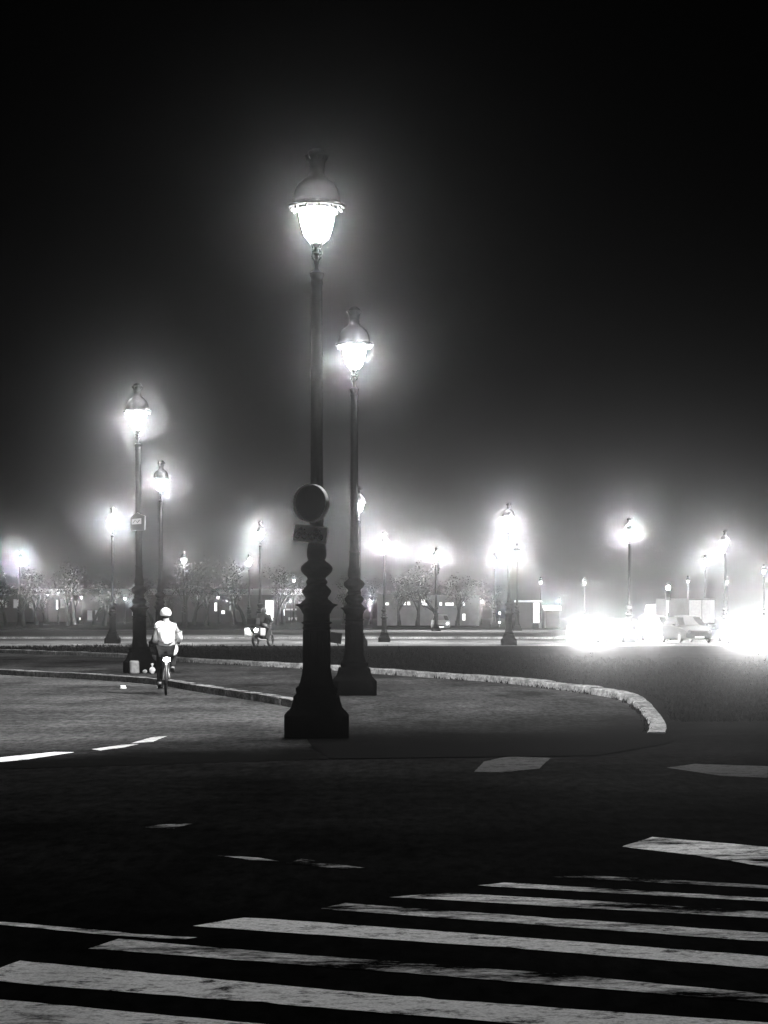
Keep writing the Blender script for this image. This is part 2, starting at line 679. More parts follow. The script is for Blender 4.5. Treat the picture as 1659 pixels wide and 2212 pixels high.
rm = MB()
poly_px(rm, [(1340, Y0 + 104), (1410, Y0 + 83), (1659, Y0 + 104), (1900, Y0 + 124), (1900, Y0 + 185), (1659, Y0 + 148), (1500, Y0 + 122)], 0)
poly_px(rm, [(-80, Y0 + 256), (0, Y0 + 265), (290, Y0 + 291), (420, Y0 + 300), (400, Y0 + 304), (280, Y0 + 299), (0, Y0 + 272), (-80, Y0 + 263)], 1)
poly_px(rm, [(1025, 1667), (1045, 1645), (1100, 1633), (1190, 1637), (1165, 1660), (1085, 1668)], 6)
poly_px(rm, [(1440, 1658), (1500, 1650), (1659, 1655), (1659, 1680), (1560, 1676)], 6)
poly_px(rm, [(310, 1787), (350, 1781), (420, 1778), (372, 1790)], 2)
poly_px(rm, [(620, 1864), (655, 1855), (790, 1875), (740, 1877)], 2)
poly_px(rm, [(470, 1848), (560, 1852), (604, 1860), (540, 1857)], 2)
poly_px(rm, [(-40, 1640), (0, 1636), (118, 1624), (160, 1625), (60, 1640), (-40, 1650)], 3, 0.008)
poly_px(rm, [(200, 1618), (262, 1609), (300, 1607), (270, 1614), (215, 1621)], 4, 0.008)
poly_px(rm, [(280, 1606), (330, 1592), (360, 1590), (330, 1602)], 4, 0.008)
poly_px(rm, [(-300, 1405), (280, 1401), (280, 1403.5), (-300, 1408)], 4, 0.008)
setting(rm.build('road_markings', [M['paint_worn'], M['paint_worn'], M['paint_faint'], M['paint_good'], M['paint_road'], M['paint_ghost'], M['paint_dim']], shade=False))

# ------------------------------------------------------------------ street lamps
def make_lamp():
    t = thing('street_lamp', '', 'street lamp')
    b = MB()
    q = 0.95
    b.lathe([(0.415, 0, q), (0.42, 0.02, q), (0.42, 0.28, q), (0.405, 0.30, q), (0.36, 0.345, q), (0.335, 0.375, q), (0.31, 0.46, q), (0.30, 0.52, q), (0.275, 0.545, q)], 32, ang=PI / 32)
    b.build('plinth', M['iron'], t)
    b = MB()
    b.lathe([(0.262, 0.545, .6), (0.272, 0.60, .5), (0.272, 0.635, .4), (0.235, 0.66, .3), (0.215, 0.71, .2), (0.195, 0.80), (0.183, 0.90), (0.176, 1.02),
             (0.173, 1.20), (0.172, 1.39), (0.186, 1.405), (0.186, 1.42), (0.172, 1.435), (0.172, 1.465), (0.2, 1.475), (0.2, 1.487), (0.172, 1.50),
             (0.172, 1.59), (0.185, 1.61), (0.205, 1.65), (0.235, 1.69), (0.274, 1.71), (0.274, 1.718), (0.21, 1.735), (0.185, 1.76), (0.15, 1.79), (0.146, 1.81),
             (0.172, 1.845), (0.192, 1.885), (0.188, 1.905), (0.165, 1.93), (0.142, 1.955), (0.122, 1.975), (0.142, 2.005), (0.14, 2.02), (0.118, 2.05),
             (0.125, 2.075), (0.165, 2.11), (0.2, 2.15), (0.208, 2.185), (0.2, 2.215), (0.165, 2.25), (0.125, 2.28), (0.108, 2.30)], 28)
    # flutes: raised ribs on the drum
    for i in range(12):
        a = 2 * PI * i / 12
        b.tube([(0.172 * math.cos(a), 0.172 * math.sin(a), 0.95), (0.17 * math.cos(a), 0.17 * math.sin(a), 1.38)], 0.012, 6)
    b.build('column_base', M['iron'], t)
    b = MB()
    b.lathe([(0.108, 2.30), (0.122, 2.33), (0.127, 2.37), (0.126, 2.42), (0.115, 2.48), (0.102, 2.53), (0.096, 2.58), (0.094, 2.68), (0.088, 2.80), (0.097, 2.81), (0.097, 2.83),
             (0.084, 2.85), (0.08, 3.2), (0.077, 4.4), (0.071, 5.80), (0.071, 5.86), (0.08, 5.90), (0.08, 5.92), (0.072, 5.94), (0.076, 5.97), (0.09, 5.995), (0.093, 6.02), (0.093, 6.035)], 22)
    b.build('shaft', M['iron'], t)
    b = MB()
    b.lathe([(0.092, 6.035), (0.075, 6.048), (0.045, 6.068), (0.03, 6.09), (0.028, 6.13), (0.04, 6.16), (0.045, 6.19), (0.03, 6.215), (0.026, 6.26), (0.05, 6.29), (0.03, 6.31), (0.028, 6.36), (0.06, 6.40), (0.085, 6.415)], 16)
    for i in range(4):                                    # scrolls carrying the lantern
        a = PI / 4 + i * PI / 2
        ca, sa = math.cos(a), math.sin(a)
        b.tube([(0.03 * ca, 0.03 * sa, 6.19), (0.09 * ca, 0.09 * sa, 6.24), (0.075 * ca, 0.075 * sa, 6.31), (0.06 * ca, 0.06 * sa, 6.35), (0.1 * ca, 0.1 * sa, 6.415)], 0.011, 6)
    b.build('lantern_stem', M['copper'], t)
    b = MB()
    prof = [(0.085, 6.43), (0.155, 6.50), (0.19, 6.60), (0.222, 6.72), (0.246, 6.86)]
    b.lathe(prof, 12, caps=False)
    b.lathe([(0.02, 6.4299), (0.085, 6.43)], 12, caps=False)
    b.build('lantern_glass', M['lamp_glass'], t)
    li = bpy.data.lights.new('bulb', 'POINT')
    li.energy = LAMP
    li.shadow_soft_size = 0.11
    li.cycles.use_multiple_importance_sampling = False
    lo = bpy.data.objects.new('bulb', li)
    COL.objects.link(lo)
    lo.parent = t
    lo.location = (0, 0, 6.68)
    b = MB()
    for i in range(6):
        a = 2 * PI * i / 6 + 0.35
        b.tube([((r_ + 0.012) * math.cos(a), (r_ + 0.012) * math.sin(a), z) for r_, z in prof], 0.012, 6)
    b.ring((0, 0, 6.865), (0, 0, 1), 0.258, 0.014, 28, 6)
    b.ring((0, 0, 6.43), (0, 0, 1), 0.09, 0.012, 20, 6)
    for i in range(12):                                   # little hanging palmettes under the brim
        a = 2 * PI * i / 12 + 0.1
        b.ball((0.325 * math.cos(a), 0.325 * math.sin(a), 6.862), 0.022, 0.022, 0.03, 8, 6)
    b.build('lantern_frame', M['copper'], t)
    b = MB()
    b.lathe([(0.25, 6.88), (0.36, 6.885), (0.375, 6.90), (0.368, 6.915), (0.33, 6.935), (0.312, 6.96), (0.305, 7.0), (0.295, 7.07), (0.275, 7.13), (0.245, 7.185), (0.2, 7.225), (0.16, 7.255), (0.128, 7.28), (0.112, 7.31)], 28)
    d = b.build('lantern_dome', M['iron'], t)
    b = MB()
    b.lathe([(0.112, 7.31), (0.1, 7.335), (0.1, 7.40), (0.108, 7.42), (0.104, 7.45), (0.112, 7.49), (0.13, 7.525), (0.152, 7.552), (0.15, 7.565), (0.122, 7.575), (0.118, 7.595), (0.1, 7.62), (0.066, 7.64), (0.06, 7.65)], 20)
    for i in range(8):
        a = 2 * PI * i / 8
        b.tube([(0.12 * math.cos(a), 0.12 * math.sin(a), 7.5), (0.156 * math.cos(a), 0.156 * math.sin(a), 7.575)], [0.014, 0.005], 6)
    b.build('chimney', M['iron'], d)
    return t


GL = 'street lamps of the square'
proto = make_lamp()
used = [False]
def lamp(label, x, yb, yt=None, Y=None, z=0.0, yl=None, mat=None, turn=0.0, group=GL, lean=0.0):
    """yb: foot, yt: top of chimney, yl: middle of the lantern in the survey sketch"""
    if Y is None:
        Y = (CH - z) * F / (yb - HY)
    if yt is not None:
        H = CH + (HY - yt) / F * Y - z
        s = H / 7.65
    else:
        s = (CH + (HY - yl) / F * Y - z) / 6.68
    loc = (side(x, Y), Y, z)
    if not used[0]:
        used[0] = True
        o = proto
        o.location, o.scale, o.rotation_euler = loc, (s, s, s), (0, 0, turn)
        o['label'] = label
    else:
        o = dup(proto, label, loc, turn, s)
    o.rotation_euler = (0, lean, turn)
    o['group'] = group
    if mat:
        for g in child(o, 'bulb'):
            g.data = g.data.copy()
            g.data.energy = LAMP * POWER.get(mat, mat)
    return o, s


L1, s1 = lamp('nearest and tallest black ornate street lamp, carrying a round sign and an oblong plate', 684, 1591, 322, z=0.015, turn=0.03)
L2, s2 = lamp('second nearest ornate street lamp, plinth partly hidden behind the largest lamp', 765, 1501, 663, z=0.13, turn=0.1, mat=1.5)
L3, s3 = lamp('ornate street lamp with a square sign on its shaft, left of the cyclist', 302, 1453, 828, z=0.13, turn=0.2, lean=R(-0.5), mat=1.5)
L4, s4 = lamp('slim street lamp rising straight behind the white jacketed cyclist', 345, 0, 995, Y=77.5, z=0.25, turn=0.0, lean=R(0.4), mat=1.6)
lamp('hazy lamp left of the lamp with the square sign, beyond the dark lawn', 243, 1390, yl=1132, mat=2.8)
lamp('hazy lamp behind the motorcyclist, its foot hidden by the rider', 562, 0, Y=131, yl=1157, mat=2.8)
lamp('small far lamp over the tree trunks between cyclist and motorcyclist', 397, 0, Y=196, yl=1211, mat=1.8)
lamp('leftmost hazy lamp, glowing above the bare trees at the edge', 42, 0, Y=195, yl=1210, mat=3.0)
lamp('far lamp just left of the lamp behind the motorcyclist', 538, 0, Y=206, yl=1217, mat=1.5)
lamp('glowing lamp half hidden by the shaft of the second nearest lamp', 775, 0, Y=98, yl=1095, mat=1.3)
lamp('very bright blurred lamp right of the second nearest lamp', 830, 1387, yl=1178, mat=3.8)
lamp('bright blurred lamp above the row of little pavilion lights', 942, 0, Y=170, yl=1205, mat=5.4)
lamp('blurred lamp close to the left of the black post on the far lawn edge', 1068, 0, Y=200, yl=1215, mat=3.4)
lamp('blurred lamp close to the right of the black post on the far lawn edge', 1117, 0, Y=172, yl=1197, mat=2.4)
lamp('dark clear cut lamp post standing on the far edge of the lawn', 1099, 1394, yl=1125, z=0.0, mat=2.0)
lamp('brightest lamp of the right side, between two headlight glares', 1359, 1388, yl=1152, mat=3.6)
lamp('lamp by the box truck, its slim post rising from the rightmost glare', 1566, 1386, yl=1175, mat=1.8)
lamp('dim lamp hanging in the haze over the box truck', 1523, 0, Y=209, yl=1218, mat=2.6)
lamp('lamp cut by the right edge of the view', 1650, 0, Y=245, yl=1235, mat=3.2)
GP = 'low lamps under the far trees'
for lab, x, yl, Y, m_ in [
    ('low lamp left of a twin, in the brightest glow under the left trees', 103, 1285, 265, 'lown'),
    ('low lamp right of a twin, in the brightest glow under the left trees', 126, 1281, 255, 'lown'),
    ('low lamp standing alone with its thin post visible under the left trees', 176, 1291, 262, 'low'),
    ('low lamp beside the base of the hazy lamp, left of the square sign lamp', 270, 1293, 268, 'low'),
    ('low lamp under the trees left of the motorcyclist', 472, 1290, 268, 'low'),
    ('low lamp between the lit panel and the largest lamp', 628, 1298, 270, 'low'),
    ('low lamp just right of the second nearest lamp', 803, 1298, 270, 'low'),
    ('low lamp at the right end of the dark pavilion', 1040, 1299, 268, 'low'),
    ('low lamp over the pale awning of the kiosk', 1208, 1298, 262, 'low'),
    ('far pinpoint lamp above the kiosk roof', 1168, 1258, 330, 'lamp_d'),
    ('far pinpoint lamp above the left headlight glare', 1263, 1260, 330, 'lamp_d'),
    ('far pinpoint lamp left of the box truck top', 1486, 1256, 330, 'lamp_d'),
    ('far pinpoint lamp behind the post beside the box truck', 1571, 1257, 330, 'lamp_d'),
    ('tiny far lamp high above the low lamp by the lit panel', 635, 1254, 330, 'lamp_d')]:
    lamp(lab, x, 0, Y=Y, yl=yl, mat=m_, group=GP)

# ------------------------------------------------------------------ signs on the posts
yS = L1.location.y
pS = F / yS
def on_l1(x, y, d):
    return (side(x, yS - d), yS - d, CH + (HY - y) / pS * (1 - d / yS))
t = thing('round_sign', 'round dark traffic sign with a pale rim, fixed to the nearest street lamp', 'traffic sign', on_l1(672, 1087, 0.16), R(-28))
b = MB()
b.disc((0, 0.03, 0), (0, -1, 0), 0.232, 0.035, 40)
b.build('sign_face', M['black'], t)
b = MB()
b.lathe([(0.237, -0.04), (0.245, -0.04), (0.245, 0.04), (0.237, 0.04)], 40, caps=False)
b.add([], [])
rim = b.build('rim', M['white'], t, rot=(R(90), 0, 0))
b = MB()
b.box(-0.03, 0.03, 0.03, 0.15, -0.05, 0.05)
b.box(-0.09, 0.09, 0.12, 0.15, -0.025, 0.025)
b.build('bracket', M['black'], t)
t = thing('oblong_plate', 'oblong plate with a bicycle pictogram, under the round sign on the nearest lamp', 'traffic sign', on_l1(669, 1153, 0.17), R(-20))
t.rotation_euler = (R(-5), R(6.5), R(-20))
b = MB()
b.box(-0.225, 0.225, 0.0, 0.05, -0.105, 0.105)
b.build('plate', M['white'], t, bevel=0.012)
b = MB()
for cx in (-0.115, 0.095):
    for wx in (-0.05, 0.05):
        b.ring((cx + wx, -0.003, -0.03), (0, 1, 0), 0.04, 0.009, 20, 6)
    pts = dict(r=(cx - .05, -.03), f=(cx + .05, -.03), bb=(cx - .005, -.03), st=(cx - .02, .03), hd=(cx + .03, .03), hb=(cx + .045, .055))
    for p, q in (('r', 'bb'), ('r', 'st'), ('bb', 'st'), ('st', 'hd'), ('bb', 'hd'), ('f', 'hd'), ('hd', 'hb')):
        b.tube([(pts[p][0], -0.003, pts[p][1]), (pts[q][0], -0.003, pts[q][1])], 0.011, 6)
    b.ball((cx - .012, -0.003, .05), 0.035, 0.006, 0.03, 10, 6)
b.build('bicycle_pictogram', M['black'], t)
b = MB()
b.box(-0.03, 0.1, 0.05, 0.12, -0.03, 0.03)
b.build('bracket', M['black'], t)

y3 = L3.location.y
t = thing('square_sign', 'dark square sign with a pointed top, on the lamp left of the cyclist', 'traffic sign', (side(297, y3 - .14), y3 - 0.14, CH + (HY - 1128) / F * y3), R(-14))
b = MB()
b.prism([(-0.185, -0.22), (0.185, -0.2), (0.19, 0.15), (0.05, 0.2), (-0.01, 0.235), (-0.06, 0.22), (-0.185, 0.1)], 0, 0.05, 'XZ')
b.build('sign_box', M['dark'], t)
b = MB()
b.prism([(-0.15, -0.06), (0.1, -0.05), (0.1, 0.09), (-0.15, 0.07)], -0.006, -0.002, 'XZ')
b.build('sign_face', M['grey'], t)
b = MB()
b.tube([(-.12, -.009, -.03), (-.05, -.009, .05), (0, -.009, -.02), (.06, -.009, .05)], 0.01, 6)
b.build('symbol', M['black'], t)
b = MB()
b.box(-0.02, 0.08, 0.05, 0.1, -0.04, 0.04)
b.build('bracket', M['black'], t)

# small square floodlight back on a stake in the lawn
p = (side(729, 70), 70, 0.32)
t = thing('lawn_floodlight', 'small tilted black square floodlight on a stake between the two big plinths', 'floodlight', p)
b = MB()
zc = CH + (HY - 1378) / F * 70 - p[2]
mt = Matrix.Translation((-0.05, 0, zc)) @ Matrix.Rotation(R(8), 4, 'Y')
b.box(-0.19, 0.19, -0.06, 0.05, -0.17, 0.17, mt)
b.box(-0.2, 0.2, 0.05, 0.075, -0.185, 0.185, mt)
b.build('housing', M['black'], t, bevel=0.01)
b = MB()
b.tube([(0.06, 0, -0.05), (0.03, 0, 0.15), (0, 0, zc - 0.15)], 0.018, 8)
b.build('stake', M['black'], t)

# things at the foot of the left lamp
p3 = L3.location
b = MB()
b.lathe([(0.1, 0, .9), (0.115, 0.02, .9), (0.11, 0.26, .9), (0.1, 0.30, .9), (0.085, 0.31, .9)], 20)
o = b.build('concrete_block', M['stone'], None, (side(290, 49.9), 49.9, island_z(49.9)), (0, 0, 0.3))
tag(o, 'pale concrete block standing at the plinth of the lamp left of the cyclist', 'block')
b = MB()
mr = random.Random(4)
b.ball((0, 0, 0.085), 0.065, 0.06, 0.09, 14, 10)
b.v = [(x * mr.uniform(.8, 1.2), y * mr.uniform(.8, 1.2), max(0.0, z)) for x, y, z in b.v]
b.lathe([(0.02, 0.15), (0.012, 0.18), (0.04, 0.24), (0.01, 0.25)], 8)
o = b.build('litter_bag', M['white'], None, (side(329, 49.6), 49.6, island_z(49.6)))
tag(o, 'small knotted white rubbish bag lying between the square sign lamp and the cyclist', 'rubbish bag')
b = MB()
b.ball((0, 0, 0.05), 0.06, 0.05, 0.05, 10, 8)
o = b.build('stone_lump', M['stone'], None, (side(313, 49.7), 49.7, island_z(49.7)))
tag(o, 'small grey stone between the pale block and the white bag', 'stone')
b = MB()
b.box(-.06, .06, -.05, .05, 0.004, .012)
b.box(-.05, .05, -.05, .05, .012, .045, Matrix.Rotation(.5, 4, 'X'))
g = ground(266, 1487, 0.01)
o = b.build('paper_scrap', M['white'], None, g, (0, 0, .4))
tag(o, 'folded scrap of white paper lying on the left road before the cyclist', 'litter')


# ------------------------------------------------------------------ two-wheelers and riders
def wheel(par, name, c, r, tw, mats, spokes=0):
    w = MB()
    w.ring(c, (1, 0, 0), r - tw, tw, 36, 8)
    o = w.build(name, mats[0], par)
    w = MB()
    w.ring(c, (1, 0, 0), r - tw * 2 - 0.004, 0.008, 32, 6)
    w.disc((c[0] - 0.03, c[1], c[2]), (1, 0, 0), 0.03, 0.06, 12)
    for i in range(spokes):
        a = 2 * PI * i / spokes
        w.tube([(c[0] + (0.02 if i % 2 else -0.02), c[1], c[2]), (c[0], c[1] + (r - tw * 2) * math.cos(a), c[2] + (r - tw * 2) * math.sin(a))], 0.0025, 4)
    w.build('rim', mats[1], o)
    return o


def hand_chain(V, E, Rr, wrist_i, knuckle, along, curl, side_v, thumb_v):
    """palm plus five bent fingers hung on the wrist vertex"""
    base = len(V)
    w = Vector(V[wrist_i])
    palm = w + (Vector(knuckle) - w) * 0.55
    V.append(palm); Rr.append((0.04, 0.02)); E.append((wrist_i, base))
    for k in range(4):
        off = Vector(side_v) * (k - 1.5) * 0.021
        L = (0.031, 0.035, 0.033, 0.026)[k]
        p0 = Vector(knuckle) + off
        p1 = p0 + Vector(along) * L
        p2 = p1 + Vector(curl) * L * 0.9
        i = len(V)
        V.extend([p0, p1, p2]); Rr.extend([0.0105, 0.0095, 0.008])
        E.extend([(base, i), (i, i + 1), (i + 1, i + 2)])
    i = len(V)
    V.extend([palm + Vector(thumb_v) * 0.035, palm + Vector(thumb_v) * 0.06 + Vector(curl) * 0.02]); Rr.extend([0.012, 0.009])
    E.extend([(base, i), (i, i + 1)])


def rider(par, hip, chest, neck, head, sh, elbow, wrist, hipj, knee, ankle, toe, fwd, mats, thin=1.0):
    """one continuous body on joints given as (left, right) pairs"""
    V = [Vector(hip), Vector(hip).lerp(Vector(chest), 0.5), Vector(chest), Vector(neck), Vector(neck).lerp(Vector(head), .45), Vector(head)]
    Rr = [(0.15 * thin, 0.12), (0.145 * thin, 0.11), (0.17 * thin, 0.12), (0.065, 0.065), (0.058, 0.06), (0.078, 0.095)]
    E = [(0, 1), (1, 2), (2, 3), (3, 4), (4, 5)]
    for k in (0, 1):
        i = len(V)
        V += [Vector(sh[k]), Vector(elbow[k]), Vector(wrist[k])]
        Rr += [0.062, 0.045, 0.031]
        E += [(2, i), (i, i + 1), (i + 1, i + 2)]
        f = Vector(fwd)
        hand_chain(V, E, Rr, i + 2, Vector(wrist[k]) + f * 0.085, f * 0.6 + Vector((0, 0, -.8)), Vector((0, 0, -1)) * 0.6 - f * 0.8,
                   f.cross(Vector((0, 0, 1))), f.cross(Vector((0, 0, 1))) * (1 if k == 0 else -1))
        i = len(V)
        V += [Vector(hipj[k]), Vector(knee[k]), Vector(knee[k]).lerp(Vector(ankle[k]), .35), Vector(ankle[k]), Vector(toe[k])]
        Rr += [0.09, 0.06, 0.057, 0.038, 0.034]
        E += [(0, i), (i, i + 1), (i + 1, i + 2), (i + 2, i + 3), (i + 3, i + 4)]
    return skinned(V, E, Rr, 'body', mats, par)


# cyclist seen from behind (local +Y is the heading)
cp = ground(357, 1503)
BK = thing('bicycle', 'dark bicycle with a bright rear light, ridden away by the person in white', 'bicycle', (cp.x, cp.y + 0.15, 0.004), R(6))
wr = 0.335
wheel(BK, 'wheel', (0, 0, wr), wr, 0.022, (M['rubber'], M['dark']), 20)
wheel(BK, 'wheel', (-0.015, 1.08, wr), wr, 0.022, (M['rubber'], M['dark']), 20)
b = MB()
for p, q, rr in [((0, .46, .29), (0, .30, .80), .018), ((0, .46, .29), (0, .88, .78), .02), ((0, .32, .72), (0, .88, .84), .018), ((0, .90, .74), (0, .86, .93), .02),
                 ((.05, 0, wr), (.03, .44, .29), .01), ((-.05, 0, wr), (-.03, .44, .29), .01), ((.05, 0, wr), (.02, .31, .74), .009), ((-.05, 0, wr), (-.02, .31, .74), .009),
                 ((.045, 1.08, wr), (.04, .92, .74), .013), ((-.055, 1.08, wr), (-.04, .92, .74), .013), ((-.06, .9, .74), (.06, .9, .74), .014)]:
    b.tube([p, q], rr, 8)
b.build('frame', M['dark'], BK)
b = MB()
b.tube([(-.26, .70, 1.0), (-.21, .80, 1.02), (-.08, .87, .97), (.08, .87, .97), (.21, .80, 1.02), (.26, .70, 1.0)], .013, 8)
b.tube([(0, .86, .93), (0, .87, .97)], .018, 8)
for sx in (-1, 1):
    b.tube([(sx * .26, .70, 1.0), (sx * .205, .805, 1.02)], .019, 8)
b.build('handlebar', M['dark'], BK)
b = MB()
b.ball((0, .26, .84), .085, .13, .035, 16, 8)
b.tube([(0, .30, .78), (0, .28, .83)], .014, 8)
b.build('saddle', M['black'], BK)
b = MB()                                                  # carrier with a squat bag
b.tube([(-.07, -.18, .74), (-.07, .24, .74), (.07, .24, .74), (.07, -.18, .74), (-.07, -.18, .74)], .007, 6)
b.tube([(-.07, -.12, .74), (-.06, 0, wr)], .006, 6)
b.tube([(.07, -.12, .74), (.06, 0, wr)], .006, 6)
b.build('carrier', M['dark'], BK)
b = MB()
pts = []
for i in range(13):
    a = R(-15 + i * 15)
    pts.append((.0, -(wr + .03) * math.cos(a), wr + (wr + .03) * math.sin(a)))
for i in range(12):
    p, q = pts[i], pts[i + 1]
    b.add([(-.028, p[1], p[2]), (.028, p[1], p[2]), (.028, q[1], q[2]), (-.028, q[1], q[2])], [(0, 1, 2, 3)])
mg = b.build('mudguard', M['dark'], BK)
mg.modifiers.new('thick', 'SOLIDIFY').thickness = 0.006
b = MB()
b.ball((0.015, -.21, .70), .07, .03, .045, 14, 8)
b.build('rear_light', M['tail'], BK)
b = MB()
b.disc((-.02, .46, .29), (1, 0, 0), .09, .012, 24)
b.tube([(-.06, .46, .29), (-.065, .40, .13), (-.13, .40, .13)], .012, 6)
b.tube([(.06, .46, .29), (.065, .52, .45), (.13, .52, .45)], .012, 6)
b.box(-.17, -.08, .36, .44, .115, .14)
b.box(.08, .17, .48, .56, .435, .46)
b.build('crank', M['dark'], BK)

PR = thing('person', 'cyclist in white helmet, white jacket and backpack riding away from the viewer', 'person', BK.location.copy(), R(6))
hipc = (0, .24, .93)
rider(PR, hipc, (0.015, .38, 1.27), (0.0, .44, 1.43), (-0.01, .48, 1.555),
      ((-.15, .40, 1.34), (.165, .40, 1.34)), ((-.2, .50, 1.10), (.27, .50, 1.12)), ((-.23, .68, 1.03), (.245, .68, 1.03)),
      ((-.1, .26, .89), (.1, .26, .89)), ((-.13, .50, .55), (.15, .66, .80)), ((-.125, .36, .20), (.125, .46, .51)), ((-.125, .50, .17), (.125, .6, .49)),
      (0, 1, 0), M['skin'])
# jacket over trunk and sleeves
V = [Vector(p) for p in [(0, .235, .985), (0.005, .30, 1.12), (0.015, .375, 1.27), (0.0, .43, 1.405), (-.15, .40, 1.335), (-.2, .495, 1.10), (-.23, .64, 1.04),
                         (.17, .40, 1.335), (.275, .495, 1.12), (.25, .64, 1.04)]]
skinned(V, [(0, 1), (1, 2), (2, 3), (2, 4), (4, 5), (5, 6), (2, 7), (7, 8), (8, 9)],
        [(.165, .15), (.17, .15), (.165, .145), (.085, .08), .08, .062, .048, .08, .062, .048], 'jacket', M['jacket'], PR)
V = [Vector(p) for p in [(0, .24, .90), (-.1, .27, .87), (-.13, .50, .55), (-.125, .42, .36), (-.125, .365, .23), (.1, .27, .87), (.15, .66, .80), (.13, .54, .64), (.125, .465, .53)]]
skinned(V, [(0, 1), (1, 2), (2, 3), (3, 4), (0, 5), (5, 6), (6, 7), (7, 8)],
        [(.14, .125), .098, .072, .062, .05, .098, .075, .062, .05], 'trousers', M['trouser'], PR)
for sx, (ax, ay, az) in ((-1, (-.125, .36, .175)), (1, (.125, .47, .49))):
    b = MB()
    b.ball((ax, ay + .06, az), .045, .135, .042, 14, 8)
    b.box(ax - .04, ax + .04, ay - .06, ay + .18, az - .045, az - .02)
    b.build('shoe', M['black'], PR)
b = MB()
mt = Matrix.Rotation(R(-18), 3, 'X')
b.ball((-.01, .48, 1.60), .112, .142, .105, 20, 12, mat=mt)
b.v = [(x, y, max(z, 1.555 + (y - .48) * .12)) for x, y, z in b.v]
hm = b.build('helmet', M['white'], PR)
b = MB()
b.ball((-.01, .45, 1.535), .072, .07, .06, 14, 10)
b.build('hair', M['black'], PR)
b = MB()
for dx in (-.05, 0, .05):
    b.tube([(-.01 + dx, .365 + abs(dx) * .3, 1.60), (-.01 + dx, .40, 1.675), (-.01 + dx, .48, 1.707 - abs(dx) * .35)], .006, 6)
b.build('vent', M['grey'], hm)
b = MB()
mt = Matrix.Rotation(R(-22), 3, 'X')
b.ball((0.02, .21, 1.18), .15, .085, .2, 18, 12, mat=mt)
bp = b.build('backpack', M['jacket'], PR)
b = MB()
b.tube([(0.01, .135, 1.26), (0.012, .12, 1.18), (0.02, .118, 1.12)], .011, 6)
b.build('zip', M['grey'], bp)
b = MB()
mt = Matrix.Rotation(R(-20), 3, 'Y')
b.ball((-.13, .30, 1.375), .1, .075, .068, 14, 10, mat=mt)
b.ball((-.17, .30, 1.335), .06, .06, .04, 12, 8, mat=mt)
b.build('hood', M['jacket'], PR)
b = MB()
b.ball((.17, .22, .87), .06, .06, .11, 14, 10, mat=Matrix.Rotation(R(14), 3, 'Y'))
b.build('jacket_flap', M['jacket'], PR)

# motorcycle on the far road, three quarter rear view, heading right
mp = Vector((side(573, 97), 97, 0.004))
MC = thing('motorcycle', 'dark motorcycle with bright lights on the far road left of the largest lamp', 'motorcycle', (mp.x - .45, mp.y - .25, 0.004), R(-24))
wheel(MC, 'wheel', (0, 0, .31), .31, .06, (M['rubber'], M['dark']), 10)
wheel(MC, 'wheel', (0, 1.42, .31), .31, .05, (M['rubber'], M['dark']), 10)
b = MB()
b.prism([(.05, .62), (.35, .35), (.95, .34), (1.15, .62), (1.2, .95), (.95, 1.0), (.6, .84), (.1, .86), (-.25, .92), (-.28, .8)], -.2, .2, 'YZ')
b.build('fairing', M['black'], MC, bevel=.05)
b = MB()
b.ball((0, .8, .9), .16, .28, .14, 16, 10)
b.build('fuel_tank', M['dark'], MC)
b = MB()
b.ball((0, .3, .88), .15, .36, .06, 16, 8)
b.build('saddle', M['black'], MC)
b = MB()
for sx in (-.09, .09):
    b.tube([(sx, 1.42, .31), (sx, 1.16, .98)], .025, 8)
b.tube([(-.09, 0, .31), (-.09, .5, .38)], .03, 8)
b.build('fork', M['dark'], MC)
b = MB()
b.tube([(-.36, .98, 1.08), (-.12, 1.13, 1.06), (.12, 1.13, 1.06), (.36, .98, 1.08)], .016, 8)
b.build('handlebar', M['dark'], MC)
b = MB()
for sx in (-1, 1):
    b.tube([(sx * .3, 1.02, 1.08), (sx * .36, 1.06, 1.22)], .008, 6)
    b.ball((sx * .37, 1.06, 1.24), .07, .02, .045, 12, 8)
b.build('mirror', M['dark'], MC)
for sx in (-1, 1):
    b = MB()
    b.box(sx * .3 - .1, sx * .3 + .1, -.32, .2, .5, .84)
    b.build('pannier', M['white' if sx < 0 else 'dark'], MC, bevel=.03)
    b = MB()
    b.disc((sx * .2, -.335, .74), (0, -1, 0), .075, .02, 16)
    b.build('rear_light', M['signal'], MC)
b = MB()
b.box(-.24, .24, -.42, .02, .96, 1.28)
b.build('top_case', M['black'], MC, bevel=.05)
b = MB()
b.prism([(.98, .95), (1.22, .95), (1.3, 1.05), (1.08, 1.42), (1.03, 1.42)], -.2, .2, 'YZ')
b.build('front_screen', M['glass'], MC, bevel=.03)
b = MB()
b.tube([(.16, .7, .3), (.18, .2, .3), (.19, -.2, .38)], [.035, .045, .055], 12)
b.build('exhaust', M['dark'], MC)
b = MB()
b.ball((0, 1.25, .95), .11, .08, .11, 14, 8)
b.build('headlight', M['head_soft'], MC)
MC.scale = (1.08, 1.08, 1.08)
RD = thing('person', 'motorcyclist in dark clothes and dark helmet crouched forward on the far road', 'person', MC.location.copy(), R(-24))
rider(RD, (0, .28, 1.0), (0, .56, 1.36), (0, .70, 1.48), (0, .80, 1.58), ((-.19, .6, 1.4), (.19, .6, 1.4)), ((-.36, .72, 1.2), (.36, .72, 1.2)), ((-.33, .92, 1.11), (.33, .92, 1.11)),
      ((-.12, .32, .97), (.12, .32, .97)), ((-.22, .8, .8), (.22, .8, .8)), ((-.2, .5, .42), (.2, .5, .42)), ((-.2, .66, .38), (.2, .66, .38)), (0, 1, 0), M['black'], 1.1)
